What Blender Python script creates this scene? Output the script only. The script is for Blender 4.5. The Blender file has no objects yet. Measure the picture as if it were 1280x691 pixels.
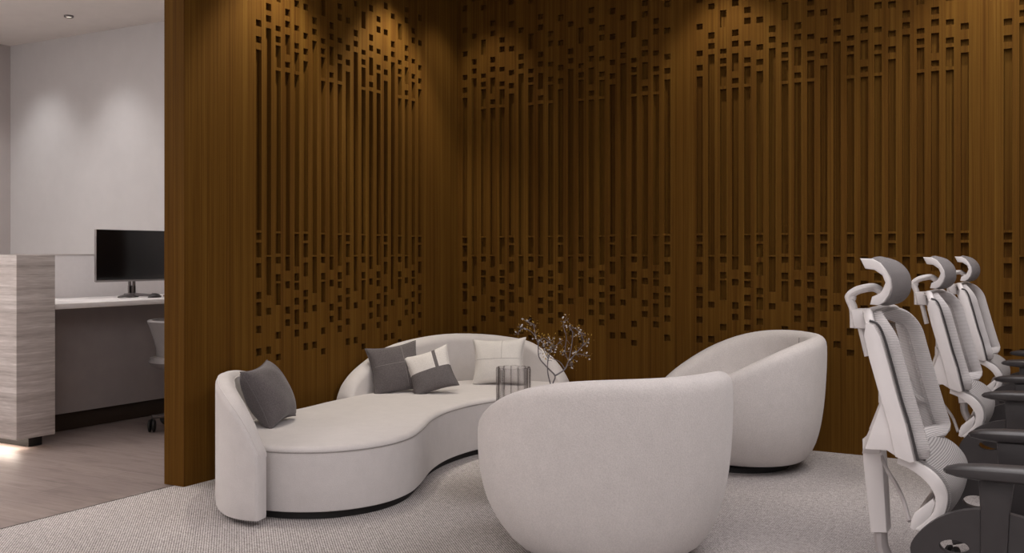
import bpy, bmesh, math, random
from mathutils import Vector, Matrix
random.seed(7)
PI = math.pi
S = bpy.context.scene
COL = S.collection
R = math.radians

# ------------------------------------------------------------------ nodes
def mat(name):
    m = bpy.data.materials.new(name); m.use_nodes = True
    nt = m.node_tree
    b = nt.nodes['Principled BSDF']
    return m, nt, b
def N(nt, t, **kw):
    n = nt.nodes.new(t)
    for k, v in kw.items():
        if k in n.inputs: n.inputs[k].default_value = v
        else: setattr(n, k, v)
    return n
def ramp(nt, src, stops):
    r = nt.nodes.new('ShaderNodeValToRGB')
    e = r.color_ramp.elements
    while len(e) > 1: e.remove(e[-1])
    e[0].position = stops[0][0]; e[0].color = (*stops[0][1], 1)
    for p, c in stops[1:]:
        x = e.new(p); x.color = (*c, 1)
    nt.links.new(src, r.inputs[0]); return r
def coords(nt, scale=(1, 1, 1), rot=(0, 0, 0)):
    tc = nt.nodes.new('ShaderNodeTexCoord')
    mp = nt.nodes.new('ShaderNodeMapping')
    mp.inputs['Scale'].default_value = scale; mp.inputs['Rotation'].default_value = rot
    nt.links.new(tc.outputs['Object'], mp.inputs[0]); return mp.outputs[0]
def noise(nt, vec, scale, detail=4, rough=.55):
    n = nt.nodes.new('ShaderNodeTexNoise')
    n.inputs['Scale'].default_value = scale; n.inputs['Detail'].default_value = detail; n.inputs['Roughness'].default_value = rough
    nt.links.new(vec, n.inputs['Vector']); return n.outputs['Fac']
def bump(nt, b, h, strength, dist=.002):
    n = nt.nodes.new('ShaderNodeBump'); n.inputs['Strength'].default_value = strength; n.inputs['Distance'].default_value = dist
    nt.links.new(h, n.inputs['Height']); nt.links.new(n.outputs[0], b.inputs['Normal'])
def mixc(nt, fac, a, b, blend='MIX'):
    n = nt.nodes.new('ShaderNodeMix'); n.data_type = 'RGBA'; n.blend_type = blend
    if isinstance(fac, (int, float)): n.inputs[0].default_value = fac
    else: nt.links.new(fac, n.inputs[0])
    for s, i in ((a, 6), (b, 7)):
        if isinstance(s, tuple): n.inputs[i].default_value = (*s, 1)
        else: nt.links.new(s, n.inputs[i])
    return n.outputs[2]
def math_(nt, op, a, b=None, c=None):
    n = nt.nodes.new('ShaderNodeMath'); n.operation = op
    for i, s in enumerate((a, b, c)):
        if s is None: continue
        if isinstance(s, (int, float)): n.inputs[i].default_value = s
        else: nt.links.new(s, n.inputs[i])
    return n.outputs[0]

def plain(name, c, rough=.5, metal=0, var=.06, scale=30, spec=.5, bmp=0):
    m, nt, b = mat(name)
    v = coords(nt); f = noise(nt, v, scale)
    r = ramp(nt, f, [(.3, tuple(x*(1-var) for x in c)), (.7, tuple(min(1, x*(1+var)) for x in c))])
    nt.links.new(r.outputs[0], b.inputs['Base Color'])
    b.inputs['Roughness'].default_value = rough; b.inputs['Metallic'].default_value = metal
    b.inputs['Specular IOR Level'].default_value = spec
    if bmp: bump(nt, b, f, bmp, .001)
    return m

def fabric(name, c, sc=260, var=.12, bmp=.5, weave=True, rough=.95):
    m, nt, b = mat(name)
    v = coords(nt)
    f = noise(nt, v, sc, 3, .6); g = noise(nt, v, 14, 4, .6)
    r = ramp(nt, f, [(.3, tuple(x*(1-var) for x in c)), (.7, tuple(min(1, x*(1+var)) for x in c))])
    r2 = ramp(nt, g, [(.25, (.93, .93, .93)), (.75, (1, 1, 1))])
    o = mixc(nt, 1.0, r.outputs[0], r2.outputs[0], 'MULTIPLY')
    nt.links.new(o, b.inputs['Base Color'])
    b.inputs['Roughness'].default_value = rough; b.inputs['Specular IOR Level'].default_value = .15
    b.inputs['Sheen Weight'].default_value = .25; b.inputs['Sheen Roughness'].default_value = .5
    bump(nt, b, f, bmp, .003)
    return m

def make_wood():
    m, nt, b = mat('walnut_veneer')
    v1 = coords(nt, (95, 95, .55)); v2 = coords(nt, (16, 16, .12)); v3 = coords(nt, (260, 260, 3.2))
    a = noise(nt, v1, 1, 4, .6); c = noise(nt, v2, 1, 2, .5); d = noise(nt, v3, 1, 3, .6)
    s = math_(nt, 'ADD', math_(nt, 'MULTIPLY', a, .5), math_(nt, 'MULTIPLY', c, .3))
    s = math_(nt, 'ADD', s, math_(nt, 'MULTIPLY', d, .2))
    r = ramp(nt, s, [(.34, (.058, .0218, .0034)), (.46, (.091, .039, .006)), (.56, (.119, .0565, .009)), (.68, (.160, .082, .0148))])
    nt.links.new(r.outputs[0], b.inputs['Base Color'])
    b.inputs['Roughness'].default_value = .75; b.inputs['Specular IOR Level'].default_value = .06
    bump(nt, b, a, .25, .002)
    return m
def make_carpet():
    m, nt, b = mat('woven_carpet')
    v = coords(nt)
    n1 = noise(nt, v, 150, 3, .65); n2 = noise(nt, v, 42, 3, .6); n3 = noise(nt, v, 1.4, 3, .5)
    w = nt.nodes.new('ShaderNodeTexWave'); w.wave_type = 'BANDS'; w.bands_direction = 'DIAGONAL'
    w.inputs['Scale'].default_value = 44; w.inputs['Distortion'].default_value = 2.2; w.inputs['Detail'].default_value = 2; w.inputs['Detail Scale'].default_value = 2.5
    nt.links.new(v, w.inputs['Vector'])
    s = math_(nt, 'ADD', math_(nt, 'MULTIPLY', n1, .55), math_(nt, 'MULTIPLY', w.outputs['Fac'], .2))
    s = math_(nt, 'ADD', s, math_(nt, 'MULTIPLY', n2, .25))
    r = ramp(nt, s, [(.34, (.20, .178, .173)), (.5, (.455, .42, .41)), (.66, (.76, .72, .71))])
    r2 = ramp(nt, n3, [(.3, (.92, .92, .92)), (.7, (1, 1, 1))])
    nt.links.new(mixc(nt, 1.0, r.outputs[0], r2.outputs[0], 'MULTIPLY'), b.inputs['Base Color'])
    b.inputs['Roughness'].default_value = 1; b.inputs['Specular IOR Level'].default_value = .05
    bump(nt, b, s, .9, .006)
    return m
def make_planks():
    m, nt, b = mat('grey_oak_planks')
    v = coords(nt)
    br = nt.nodes.new('ShaderNodeTexBrick')
    br.offset = .37; br.inputs['Scale'].default_value = 1
    br.inputs['Brick Width'].default_value = 1.5; br.inputs['Row Height'].default_value = .19
    br.inputs['Mortar Size'].default_value = .0015; br.inputs['Mortar Smooth'].default_value = .2; br.inputs['Bias'].default_value = 0
    br.inputs['Color1'].default_value = (.265, .215, .2, 1); br.inputs['Color2'].default_value = (.305, .25, .232, 1); br.inputs['Mortar'].default_value = (.15, .12, .11, 1)
    nt.links.new(v, br.inputs['Vector'])
    g = noise(nt, coords(nt, (1.6, 26, 1)), 2, 5, .6); k = noise(nt, coords(nt, (2.2, 7, 1)), 1.6, 3, .6)
    r = ramp(nt, g, [(.3, (.82, .81, .8)), (.7, (1.08, 1.08, 1.08))])
    r2 = ramp(nt, k, [(.32, (.78, .77, .76)), (.5, (1, 1, 1))])
    o = mixc(nt, 1.0, br.outputs['Color'], r.outputs[0], 'MULTIPLY')
    o = mixc(nt, 1.0, o, r2.outputs[0], 'MULTIPLY')
    nt.links.new(o, b.inputs['Base Color'])
    b.inputs['Roughness'].default_value = .42; b.inputs['Specular IOR Level'].default_value = .35
    bump(nt, b, g, .12, .001)
    return m
def make_travertine():
    m, nt, b = mat('grey_travertine')
    v = coords(nt, (1.1, 1.1, 34)); v2 = coords(nt, (9, 9, 120)); v3 = coords(nt, (.35, .35, 9))
    a = noise(nt, v, 1, 5, .65); c = noise(nt, v2, 1, 4, .6); d = noise(nt, v3, 1, 3, .5)
    s = math_(nt, 'ADD', math_(nt, 'MULTIPLY', a, .45), math_(nt, 'MULTIPLY', c, .25))
    s = math_(nt, 'ADD', s, math_(nt, 'MULTIPLY', d, .3))
    r = ramp(nt, s, [(.34, (.29, .255, .24)), (.45, (.47, .425, .405)), (.53, (.59, .545, .525)), (.64, (.80, .76, .74))])
    nt.links.new(r.outputs[0], b.inputs['Base Color'])
    b.inputs['Roughness'].default_value = .4
    bump(nt, b, c, .15, .001)
    return m
def make_paint(name, c):
    return plain(name, c, .85, 0, .02, 6, .2)
def make_glass():
    """thin smoky glass: clear face on, darker at grazing angles, with a Fresnel sheen"""
    m, nt, b = mat('smoky_fluted_glass')
    nt.nodes.remove(b); out = nt.nodes['Material Output']
    lw = nt.nodes.new('ShaderNodeLayerWeight'); lw.inputs['Blend'].default_value = .5
    r = ramp(nt, lw.outputs['Facing'], [(.0, (.93, .925, .93)), (.55, (.86, .85, .85)), (.85, (.55, .52, .52)), (1, (.30, .28, .28))])
    tr = nt.nodes.new('ShaderNodeBsdfTransparent'); nt.links.new(r.outputs[0], tr.inputs[0])
    gl = nt.nodes.new('ShaderNodeBsdfGlossy'); gl.inputs['Roughness'].default_value = .04
    fr = nt.nodes.new('ShaderNodeFresnel'); fr.inputs['IOR'].default_value = 1.4
    mx = nt.nodes.new('ShaderNodeMixShader')
    nt.links.new(math_(nt, 'MULTIPLY', fr.outputs[0], .6), mx.inputs[0]); nt.links.new(tr.outputs[0], mx.inputs[1]); nt.links.new(gl.outputs[0], mx.inputs[2])
    nt.links.new(mx.outputs[0], out.inputs['Surface'])
    return m
def make_mesh(name, c, rib=150, alpha=.75, axis='Z', var=.35):
    """knitted seat mesh: fine ribs, a little see-through between them"""
    m, nt, b = mat(name)
    v = coords(nt)
    w = nt.nodes.new('ShaderNodeTexWave'); w.bands_direction = axis
    w.inputs['Scale'].default_value = rib/6.283*2; w.inputs['Distortion'].default_value = .6; w.inputs['Detail Scale'].default_value = 3
    nt.links.new(v, w.inputs['Vector'])
    f = noise(nt, v, 300, 2)
    r = ramp(nt, w.outputs['Fac'], [(.15, tuple(x*(1-var) for x in c)), (.75, tuple(min(1, x*(1+.1)) for x in c))])
    nt.links.new(r.outputs[0], b.inputs['Base Color'])
    b.inputs['Roughness'].default_value = .7
    a = ramp(nt, w.outputs['Fac'], [(.1, (alpha-.25,)*3), (.5, (min(1, alpha+.15),)*3)])
    nt.links.new(a.outputs[0], b.inputs['Alpha'])
    bump(nt, b, w.outputs['Fac'], .6, .002)
    return m
def make_two_tone():
    """cushion cover: grey lower panel and a grey band on cream, in the cushion's own coordinates"""
    m, nt, b = mat('cream_and_grey_cushion_linen')
    tc = nt.nodes.new('ShaderNodeTexCoord'); sp = nt.nodes.new('ShaderNodeSeparateXYZ')
    nt.links.new(tc.outputs['Object'], sp.inputs[0])
    low = math_(nt, 'LESS_THAN', sp.outputs['Z'], .002)
    band = math_(nt, 'LESS_THAN', math_(nt, 'ABSOLUTE', math_(nt, 'SUBTRACT', sp.outputs['X'], .05)), .011)
    f = math_(nt, 'MAXIMUM', low, band)
    n = noise(nt, tc.outputs['Object'], 230, 3)
    r1 = ramp(nt, n, [(.3, (.62, .59, .565)), (.7, (.78, .75, .73))])
    r2 = ramp(nt, n, [(.3, (.115, .103, .105)), (.7, (.185, .17, .17))])
    nt.links.new(mixc(nt, f, r1.outputs[0], r2.outputs[0]), b.inputs['Base Color'])
    b.inputs['Roughness'].default_value = .95; b.inputs['Specular IOR Level'].default_value = .1
    bump(nt, b, n, .4, .002)
    return m
def emit(name, c, s):
    m, nt, b = mat(name)
    f = noise(nt, coords(nt), 20); r = ramp(nt, f, [(.3, tuple(x*.97 for x in c)), (.7, c)])
    nt.links.new(r.outputs[0], b.inputs['Emission Color']); b.inputs['Emission Strength'].default_value = s
    nt.links.new(r.outputs[0], b.inputs['Base Color'])
    return m

M = dict(
    wood=make_wood(), carpet=make_carpet(), planks=make_planks(), stone=make_travertine(),
    paint=make_paint('white_wall_paint', (.60, .585, .585)), ceil=make_paint('ceiling_paint', (.84, .80, .765)),
    greywall=make_paint('warm_grey_wall_paint', (.5, .46, .45)),
    boucle=fabric('cream_boucle', (.66, .62, .60), 200, .09, .55),
    sofa=fabric('cream_sofa_fabric', (.66, .625, .615), 320, .06, .35),
    lin_dark=fabric('charcoal_linen', (.13, .115, .117), 230, .3, .5),
    lin_white=fabric('cream_linen', (.74, .71, .68), 230, .08, .4),
    two=make_two_tone(),
    thread=plain('seam_thread', (.30, .28, .27), .9), thread_l=plain('pale_seam_thread', (.27, .25, .245), .9),
    black=plain('matte_black', (.008, .007, .007), .6), dark_wood=plain('dark_stained_wood', (.035, .02, .011), .6),
    grey_panel=plain('grey_laminate', (.36, .325, .318), .6, 0, .05, 8),
    worktop=plain('white_worktop', (.80, .775, .77), .35, 0, .02), upstand=plain('white_upstand', (.74, .71, .71), .5, 0, .02),
    plastic=plain('pale_grey_plastic', (.68, .645, .635), .42, 0, .03, 12), plastic_d=plain('grey_plastic', (.36, .33, .325), .5, 0, .05),
    armgrey=plain('charcoal_plastic', (.030, .026, .0265), .4, 0, .08), seatblk=fabric('charcoal_seat_mesh', (.028, .025, .0255), 380, .3, .4),
    mesh=make_mesh('grey_back_mesh', (.30, .28, .278), 330, .3), rim=make_mesh('pale_rim_mesh', (.56, .53, .525), 240, 1.3, 'Z', .3), lum=make_mesh('lumbar_mesh', (.36, .34, .335), 330, 1.0, 'Z', .25), meshd=make_mesh('dark_headrest_mesh', (.25, .23, .228), 330, .95, 'Y'),
    screen=plain('black_screen', (.004, .004, .005), .18), bezel=plain('silver_bezel', (.30, .28, .28), .35, .6),
    metal=plain('brushed_metal', (.22, .2, .2), .4, .7), chrome=plain('polished_metal', (.6, .6, .6), .18, 1),
    glass=make_glass(), bark=plain('grey_bark', (.17, .152, .16), .9, 0, .25, 60), bud=plain('pale_buds', (.62, .60, .60), .7),
    leaf=plain('ochre_leaves', (.42, .25, .03), .7, 0, .3, 40), table=plain('black_stained_table', (.05, .04, .035), .4),
    ceramic=plain('black_ceramic', (.03, .028, .028), .3), led=emit('warm_led', (1, .86, .72), 26), lampglow=emit('lamp_glow', (1, .9, .8), 1.0),
    chairgrey=plain('light_grey_vinyl', (.25, .232, .232), .55, 0, .04), paper=plain('white_mat', (.72, .7, .7), .7),
)

# ------------------------------------------------------------------ object helpers
def link(name, me, m, parent=None, smooth=True, auto=None):
    o = bpy.data.objects.new(name, me); COL.objects.link(o)
    if m is not None: me.materials.append(m)
    if smooth:
        for p in me.polygons: p.use_smooth = True
        if auto is not None: me.set_sharp_from_angle(angle=R(auto))
    if parent is not None: o.parent = parent
    return o
def obj(name, bm, m, parent=None, smooth=True, auto=35):
    bmesh.ops.recalc_face_normals(bm, faces=bm.faces)
    me = bpy.data.meshes.new(name); bm.to_mesh(me); bm.free()
    return link(name, me, m, parent, smooth, auto)
def tag(o, label=None, cat=None, group=None, kind=None):
    if label: o['label'] = label
    if cat: o['category'] = cat
    if group: o['group'] = group
    if kind: o['kind'] = kind
    return o
def thing(name, label, cat, loc=(0, 0, 0), rz=0, group=None):
    o = bpy.data.objects.new(name, None); COL.objects.link(o)
    o.empty_display_size = .1
    o.location = loc; o.rotation_euler = (0, 0, rz)
    return tag(o, label, cat, group)
def kids(o): return [c for c in bpy.data.objects if c.parent == o]
def copy_tree(o, parent=None):
    c = o.copy(); COL.objects.link(c)
    if parent is not None:
        c.parent = parent; c.matrix_parent_inverse = o.matrix_parent_inverse.copy()
    for ch in kids(o): copy_tree(ch, c)
    return c

def add_box(bm, lo, hi, bev=0, seg=2, rot=None, at=None):
    t = bmesh.new()
    bmesh.ops.create_cube(t, size=1)
    c = [(a+b)/2 for a, b in zip(lo, hi)]; s = [b-a for a, b in zip(lo, hi)]
    for v in t.verts: v.co = Vector((v.co.x*s[0]+c[0], v.co.y*s[1]+c[1], v.co.z*s[2]+c[2]))
    if bev: bmesh.ops.bevel(t, geom=list(t.edges), offset=bev, segments=seg, profile=.5, affect='EDGES')
    if rot is not None:
        bmesh.ops.transform(t, matrix=rot, verts=t.verts)
    if at is not None: bmesh.ops.translate(t, vec=at, verts=t.verts)
    merge(bm, t)
def merge(bm, t):
    me = bpy.data.meshes.new('tmp'); t.to_mesh(me); t.free(); bm.from_mesh(me); bpy.data.meshes.remove(me)
def catmull(pts, n=6, closed=False):
    P = [Vector(p) for p in pts]; out = []; L = len(P)
    rng = range(L if closed else L-1)
    for i in rng:
        if closed: a, b, c, d = P[(i-1) % L], P[i], P[(i+1) % L], P[(i+2) % L]
        else: a, b, c, d = P[max(i-1, 0)], P[i], P[i+1], P[min(i+2, L-1)]
        for k in range(n):
            t = k/n
            out.append(.5*((2*b)+(c-a)*t+(2*a-5*b+4*c-d)*t*t+(3*b-a-3*c+d)*t**3))
    if not closed: out.append(P[-1])
    return out
def frames(P, closed=False, up=None):
    n = len(P); T = []
    for i in range(n):
        a = P[(i-1) % n] if (closed or i > 0) else P[i]
        b = P[(i+1) % n] if (closed or i < n-1) else P[i]
        T.append((b-a).normalized())
    u = Vector(up) if up is not None else (Vector((0, 0, 1)) if abs(T[0].z) < .9 else Vector((1, 0, 0)))
    out = []
    for t in T:
        if up is not None: u = Vector(up)
        v = t.cross(u).normalized(); u2 = v.cross(t).normalized()
        if up is None: u = u2
        out.append((t, u2, v))
    return out
def add_tube(bm, pts, r, seg=10, closed=False, flat=(1, 1), up=None, caps=True):
    P = [Vector(p) for p in pts]; F = frames(P, closed, up); rings = []
    for i, (p, (t, u, v)) in enumerate(zip(P, F)):
        rr = r[i] if isinstance(r, (list, tuple)) else r
        rings.append([bm.verts.new(p+u*math.cos(a)*rr*flat[0]+v*math.sin(a)*rr*flat[1]) for a in [2*PI*k/seg for k in range(seg)]])
    n = len(rings)
    for i in range(n if closed else n-1):
        A, B = rings[i], rings[(i+1) % n]
        for k in range(seg): bm.faces.new((A[k], A[(k+1) % seg], B[(k+1) % seg], B[k]))
    if caps and not closed:
        bm.faces.new(rings[0][::-1]); bm.faces.new(rings[-1])
def add_loft(bm, secs, closed_path=False, closed_sec=True, caps=True):
    rings = [[bm.verts.new(p) for p in s] for s in secs]
    n = len(rings); m = len(rings[0])
    for i in range(n if closed_path else n-1):
        A, B = rings[i], rings[(i+1) % n]
        for k in range(m if closed_sec else m-1):
            bm.faces.new((A[k], A[(k+1) % m], B[(k+1) % m], B[k]))
    if caps and not closed_path and closed_sec:
        bm.faces.new(rings[0][::-1]); bm.faces.new(rings[-1])
    return rings
def add_lathe(bm, prof, seg=32, c=(0, 0, 0), cap=True):
    rings = [[bm.verts.new((c[0]+r*math.cos(2*PI*k/seg), c[1]+r*math.sin(2*PI*k/seg), c[2]+z)) for k in range(seg)] for r, z in prof]
    for A, B in zip(rings, rings[1:]):
        for k in range(seg): bm.faces.new((A[k], A[(k+1) % seg], B[(k+1) % seg], B[k]))
    if cap: bm.faces.new(rings[0][::-1]); bm.faces.new(rings[-1])
def add_prism(bm, poly, axis, a, b, bev=0, seg=2):
    """extrude a 2D outline between a and b along an axis ('y': outline is x,z; 'z': outline is x,y)"""
    t = bmesh.new()
    f = (lambda p, h: (p[0], h, p[1])) if axis == 'y' else ((lambda p, h: (p[0], p[1], h)) if axis == 'z' else (lambda p, h: (h, p[0], p[1])))
    A = [t.verts.new(f(p, a)) for p in poly]; B = [t.verts.new(f(p, b)) for p in poly]
    n = len(poly)
    t.faces.new(A[::-1]); t.faces.new(B)
    for i in range(n): t.faces.new((A[i], A[(i+1) % n], B[(i+1) % n], B[i]))
    bmesh.ops.recalc_face_normals(t, faces=t.faces)
    if bev:
        ed = [e for e in t.edges if len({v in A for v in e.verts}) == 1]
        bmesh.ops.bevel(t, geom=ed, offset=bev, segments=seg, profile=.5, affect='EDGES')
    merge(bm, t)
def B(): return bmesh.new()
def structure(o): o['kind'] = 'structure'; return o

# ------------------------------------------------------------------ the room
XL, XR, YF, HC = -5.31, 7.2, -9.2, 3.28
HW = HC
bm = B(); add_box(bm, (-.07, YF, -.06), (XR, .1, 0)); structure(obj('floor', bm, M['carpet'], smooth=False))
bm = B(); add_box(bm, (XL-.1, YF, -.06), (-.0745, .1, -.002)); structure(obj('floor', bm, M['planks'], smooth=False))
bm = B(); add_box(bm, (-.0745, YF, -.02), (-.07, -2.6, .0015)); structure(obj('trim_1', bm, M['dark_wood'], smooth=False))
bm = B(); add_box(bm, (XL-.1, YF-.1, HC), (XR+.1, .2, HC+.1)); structure(obj('ceiling', bm, M['ceil'], smooth=False))
bm = B(); add_box(bm, (XL-.1, 0, -.02), (-.145, .12, HC)); structure(obj('wall_back', bm, M['paint'], smooth=False))
bm = B(); add_box(bm, (XL-.12, YF, -.02), (XL, .12, HC)); structure(obj('wall_left', bm, M['greywall'], smooth=False))
bm = B(); add_box(bm, (XL-.1, YF-.12, -.02), (XR+.1, YF, HC)); structure(obj('wall_front', bm, M['paint'], smooth=False))
bm = B(); add_box(bm, (XR, YF, -.02), (XR+.12, .12, HC)); structure(obj('wall_right', bm, M['paint'], smooth=False))

# carved walnut panelling: five slot columns repeat
A_ = [(.63, .672), (.757, .798), (.853, .931), (.949, .989), (1.069, 1.151), (1.184, 1.267), (1.283, 1.323), (1.337, 2.352), (2.39, 2.427), (2.483, 2.52), (2.655, 2.693), (2.828, 2.87), (2.99, 3.03)]
B_ = [(.634, .675), (.857, .896), (.967, 1.187), (1.197, 2.488), (2.523, 2.56), (2.588, 2.629), (2.778, 2.815), (3.05, 3.09)]
C_ = [(.59, .627), (.714, .755), (.908, 1.034), (1.046, 1.087), (1.148, 1.186), (1.206, 1.322), (1.333, 2.258), (2.277, 2.403), (2.42, 2.456), (2.485, 2.516), (2.654, 2.763), (2.976, 3.018)]
D_ = [(.782, .822), (.854, .896), (1.003, 1.044), (1.105, 1.188), (1.197, 2.261), (2.288, 2.322), (2.365, 2.48), (2.522, 2.56), (2.589, 2.63), (2.78, 2.82), (2.856, 2.893)]
E_ = [(.716, .757), (.788, .875), (.904, .945), (.991, 1.033), (1.045, 1.089), (1.13, 1.322), (1.332, 2.26), (2.28, 2.39), (2.412, 2.446), (2.518, 2.55), (2.657, 2.697), (2.726, 2.764), (3.06, 3.1)]
SLOTS = [A_, B_, C_, D_, E_]
PITCH, SLW, DEP = .0788, .0425, .030
def carved(bm, start, offs, u0, u1, f, z0=0.0, z1=HW):
    """front skin of a panel with pockets; f(u, depth, z) -> world point, u along the wall"""
    def quad(a, b, c, d): bm.faces.new([bm.verts.new(p) for p in (a, b, c, d)])
    cols = []
    for o in offs:
        for i in range(21):
            c = o+i*PITCH
            if c-SLW/2 > u0+.01 and c+SLW/2 < u1-.01: cols.append((c-SLW/2, c+SLW/2, SLOTS[i % 5]))
    cols.sort(); u = u0
    for a, b, sl in cols:
        quad(f(u, 0, z0), f(a, 0, z0), f(a, 0, z1), f(u, 0, z1))
        z = z0
        for s, e in sl:
            quad(f(a, 0, z), f(b, 0, z), f(b, 0, s), f(a, 0, s))
            quad(f(a, DEP, s), f(b, DEP, s), f(b, DEP, e), f(a, DEP, e))
            quad(f(a, 0, s), f(a, DEP, s), f(a, DEP, e), f(a, 0, e))
            quad(f(b, 0, s), f(b, DEP, s), f(b, DEP, e), f(b, 0, e))
            quad(f(a, 0, s), f(b, 0, s), f(b, DEP, s), f(a, DEP, s))
            quad(f(a, 0, e), f(b, 0, e), f(b, DEP, e), f(a, DEP, e))
            z = e
        quad(f(a, 0, z), f(b, 0, z), f(b, 0, z1), f(a, 0, z1))
        u = b
    quad(f(u, 0, z0), f(u1, 0, z0), f(u1, 0, z1), f(u, 0, z1))
def shell(bm, lo, hi, skip):
    x0, y0, z0 = lo; x1, y1, z1 = hi
    fs = {'-x': [(x0, y0, z0), (x0, y1, z0), (x0, y1, z1), (x0, y0, z1)], '+x': [(x1, y0, z0), (x1, y1, z0), (x1, y1, z1), (x1, y0, z1)],
          '-y': [(x0, y0, z0), (x1, y0, z0), (x1, y0, z1), (x0, y0, z1)], '+y': [(x0, y1, z0), (x1, y1, z0), (x1, y1, z1), (x0, y1, z1)],
          '-z': [(x0, y0, z0), (x1, y0, z0), (x1, y1, z0), (x0, y1, z0)], '+z': [(x0, y0, z1), (x1, y0, z1), (x1, y1, z1), (x0, y1, z1)]}
    for k, q in fs.items():
        if k != skip: bm.faces.new([bm.verts.new(p) for p in q])
def wall_mesh(name, bm):
    bmesh.ops.remove_doubles(bm, verts=bm.verts, dist=1e-5)
    return structure(obj(name, bm, M['wood'], smooth=False))
YE = -2.6
bm = B()
shell(bm, (-.145, YE, 0), (0, 0, HW), '+x')
carved(bm, 0, [-2.059], YE, 0, lambda u, d, z: (-d, u, z))
wall_mesh('wall_partition', bm)
bm = B()
shell(bm, (0, 0, 0), (XR, .12, HW), '-y')
carved(bm, 0, [.0644+1.7976*k for k in range(4)], 0, XR, lambda u, d, z: (u, d, z))
wall_mesh('wall_panelled', bm)

# ceiling downlight over the reception
t = thing('ceiling_downlight', 'small recessed downlight in the ceiling above the reception desk', 'ceiling light', (-3.667, -.554, HC))
bm = B(); add_lathe(bm, [(.028, -.001), (.04, -.001), (.04, -.014), (.034, -.018), (.028, -.012), (.028, -.001)], 28, cap=False); obj('trim_ring', bm, M['metal'], t)
bm = B(); add_lathe(bm, [(.001, -.004), (.02, -.004), (.028, -.01)], 28, cap=False); obj('lamp', bm, M['lampglow'], t)

# ------------------------------------------------------------------ reception desk
rd = thing('reception_desk', 'travertine clad reception desk with white worktop behind the wood partition', 'desk', (-2.0, -1.4, 0))
def P(name, lo, hi, m, bev=.002, parent=rd):
    bm = B(); off = Vector((-2.0, -1.4, 0)) if parent is rd else Vector((0, 0, 0))
    add_box(bm, lo, hi, bev, 2); bmesh.ops.translate(bm, vec=-off, verts=bm.verts)
    return obj(name, bm, M[m], parent)
P('end_panel', (-2.64, -2.47, .075), (-1.575, -2.205, 1.197), 'stone', .004)
P('front_panel', (-2.64, -2.205, .075), (-2.46, -.35, 1.197), 'stone', .004)
P('upstand', (-2.46, -2.205, .8), (-2.40, -.35, 1.197), 'upstand')
P('top_cap', (-2.645, -2.2045, 1.1975), (-2.395, -.35, 1.203), 'stone', .001)
P('worktop', (-2.40, -2.204, .852), (-1.62, -.35, .886), 'worktop', .003)
P('back_panel', (-2.0, -2.204, .124), (-1.97, -.35, .852), 'grey_panel')
P('plinth', (-2.30, -2.204, 0), (-2.02, -.35, .124), 'dark_wood')
P('plinth', (-2.60, -2.31, 0), (-1.69, -2.215, .075), 'black')
P('led_strip', (-2.6, -2.43, .0725), (-1.66, -2.38, .0749), 'led', 0)

# monitor
mo = thing('computer_monitor', 'black flat screen monitor standing on the white reception worktop', 'monitor', (-2.02, -1.235, .886))
bm = B(); add_box(bm, (-.012, -.331, .118), (.010, .331, .492), .004); casing = obj('casing', bm, M['bezel'], mo)
bm = B(); add_box(bm, (.0095, -.328, .131), (.0118, .328, .490), .001); obj('screen', bm, M['screen'], casing)
bm = B()
add_box(bm, (-.028, -.029, .03), (-.014, -.008, .24), .003); add_box(bm, (-.028, .008, .03), (-.014, .029, .24), .003)
add_box(bm, (-.028, -.031, .012), (-.014, .031, .088), .003); add_box(bm, (-.03, -.06, .2), (-.011, .06, .33), .004)
neck = obj('neck', bm, M['metal'], mo)
bm = B()
for s in (-1, 1):
    an = R(-18)+s*R(46); c_, s_ = math.cos(an), math.sin(an)
    add_tube(bm, [(-.02+c_*q, s_*q, .022-.012*(q/.22)) for q in (0, .05, .1, .15, .19, .21, .22)], [.016, .016, .014, .013, .011, .009, .006], 10, flat=(.75, 1.2))
add_box(bm, (-.06, -.045, .001), (.01, .045, .03), .008)
obj('foot', bm, M['metal'], mo)
kb = thing('keyboard', 'grey keyboard with black keys beside the monitor, partly hidden by the partition', 'keyboard', (-1.84, -.86, .8868))
bm = B(); add_box(bm, (-.065, -.21, 0), (.065, .21, .014), .004); kcase = obj('case', bm, M['bezel'], kb)
bm = B()
for r_ in range(5):
    for c_ in range(15): add_box(bm, (-.057+r_*.0235, -.2+c_*.0268, .013), (-.037+r_*.0235, -.2+c_*.0268+.023, .021), .002, 1)
obj('keys', bm, M['black'], kcase)
ms = thing('computer_mouse', 'small dark mouse lying on the worktop in front of the monitor stand', 'mouse', (-1.80, -1.235, .8895))
bm = B()
bmesh.ops.create_uvsphere(bm, u_segments=20, v_segments=12, radius=1)
for v in bm.verts: v.co = Vector((v.co.x*.032, v.co.y*.055, max(v.co.z, 0)*.032))
msh = obj('shell', bm, M['armgrey'], ms)
bm = B(); add_tube(bm, [(.0, -.03, .024), (.0, -.016, .032)], .004, 10); obj('scroll_wheel', bm, M['plastic_d'], msh)
dm = B(); add_box(dm, (-1.9, -1.45, .8866), (-1.70, -1.08, .889), .0005); tag(obj('mouse_mat', dm, M['paper']), 'thin pale mat under the dark mouse on the worktop', 'mat')

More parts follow.
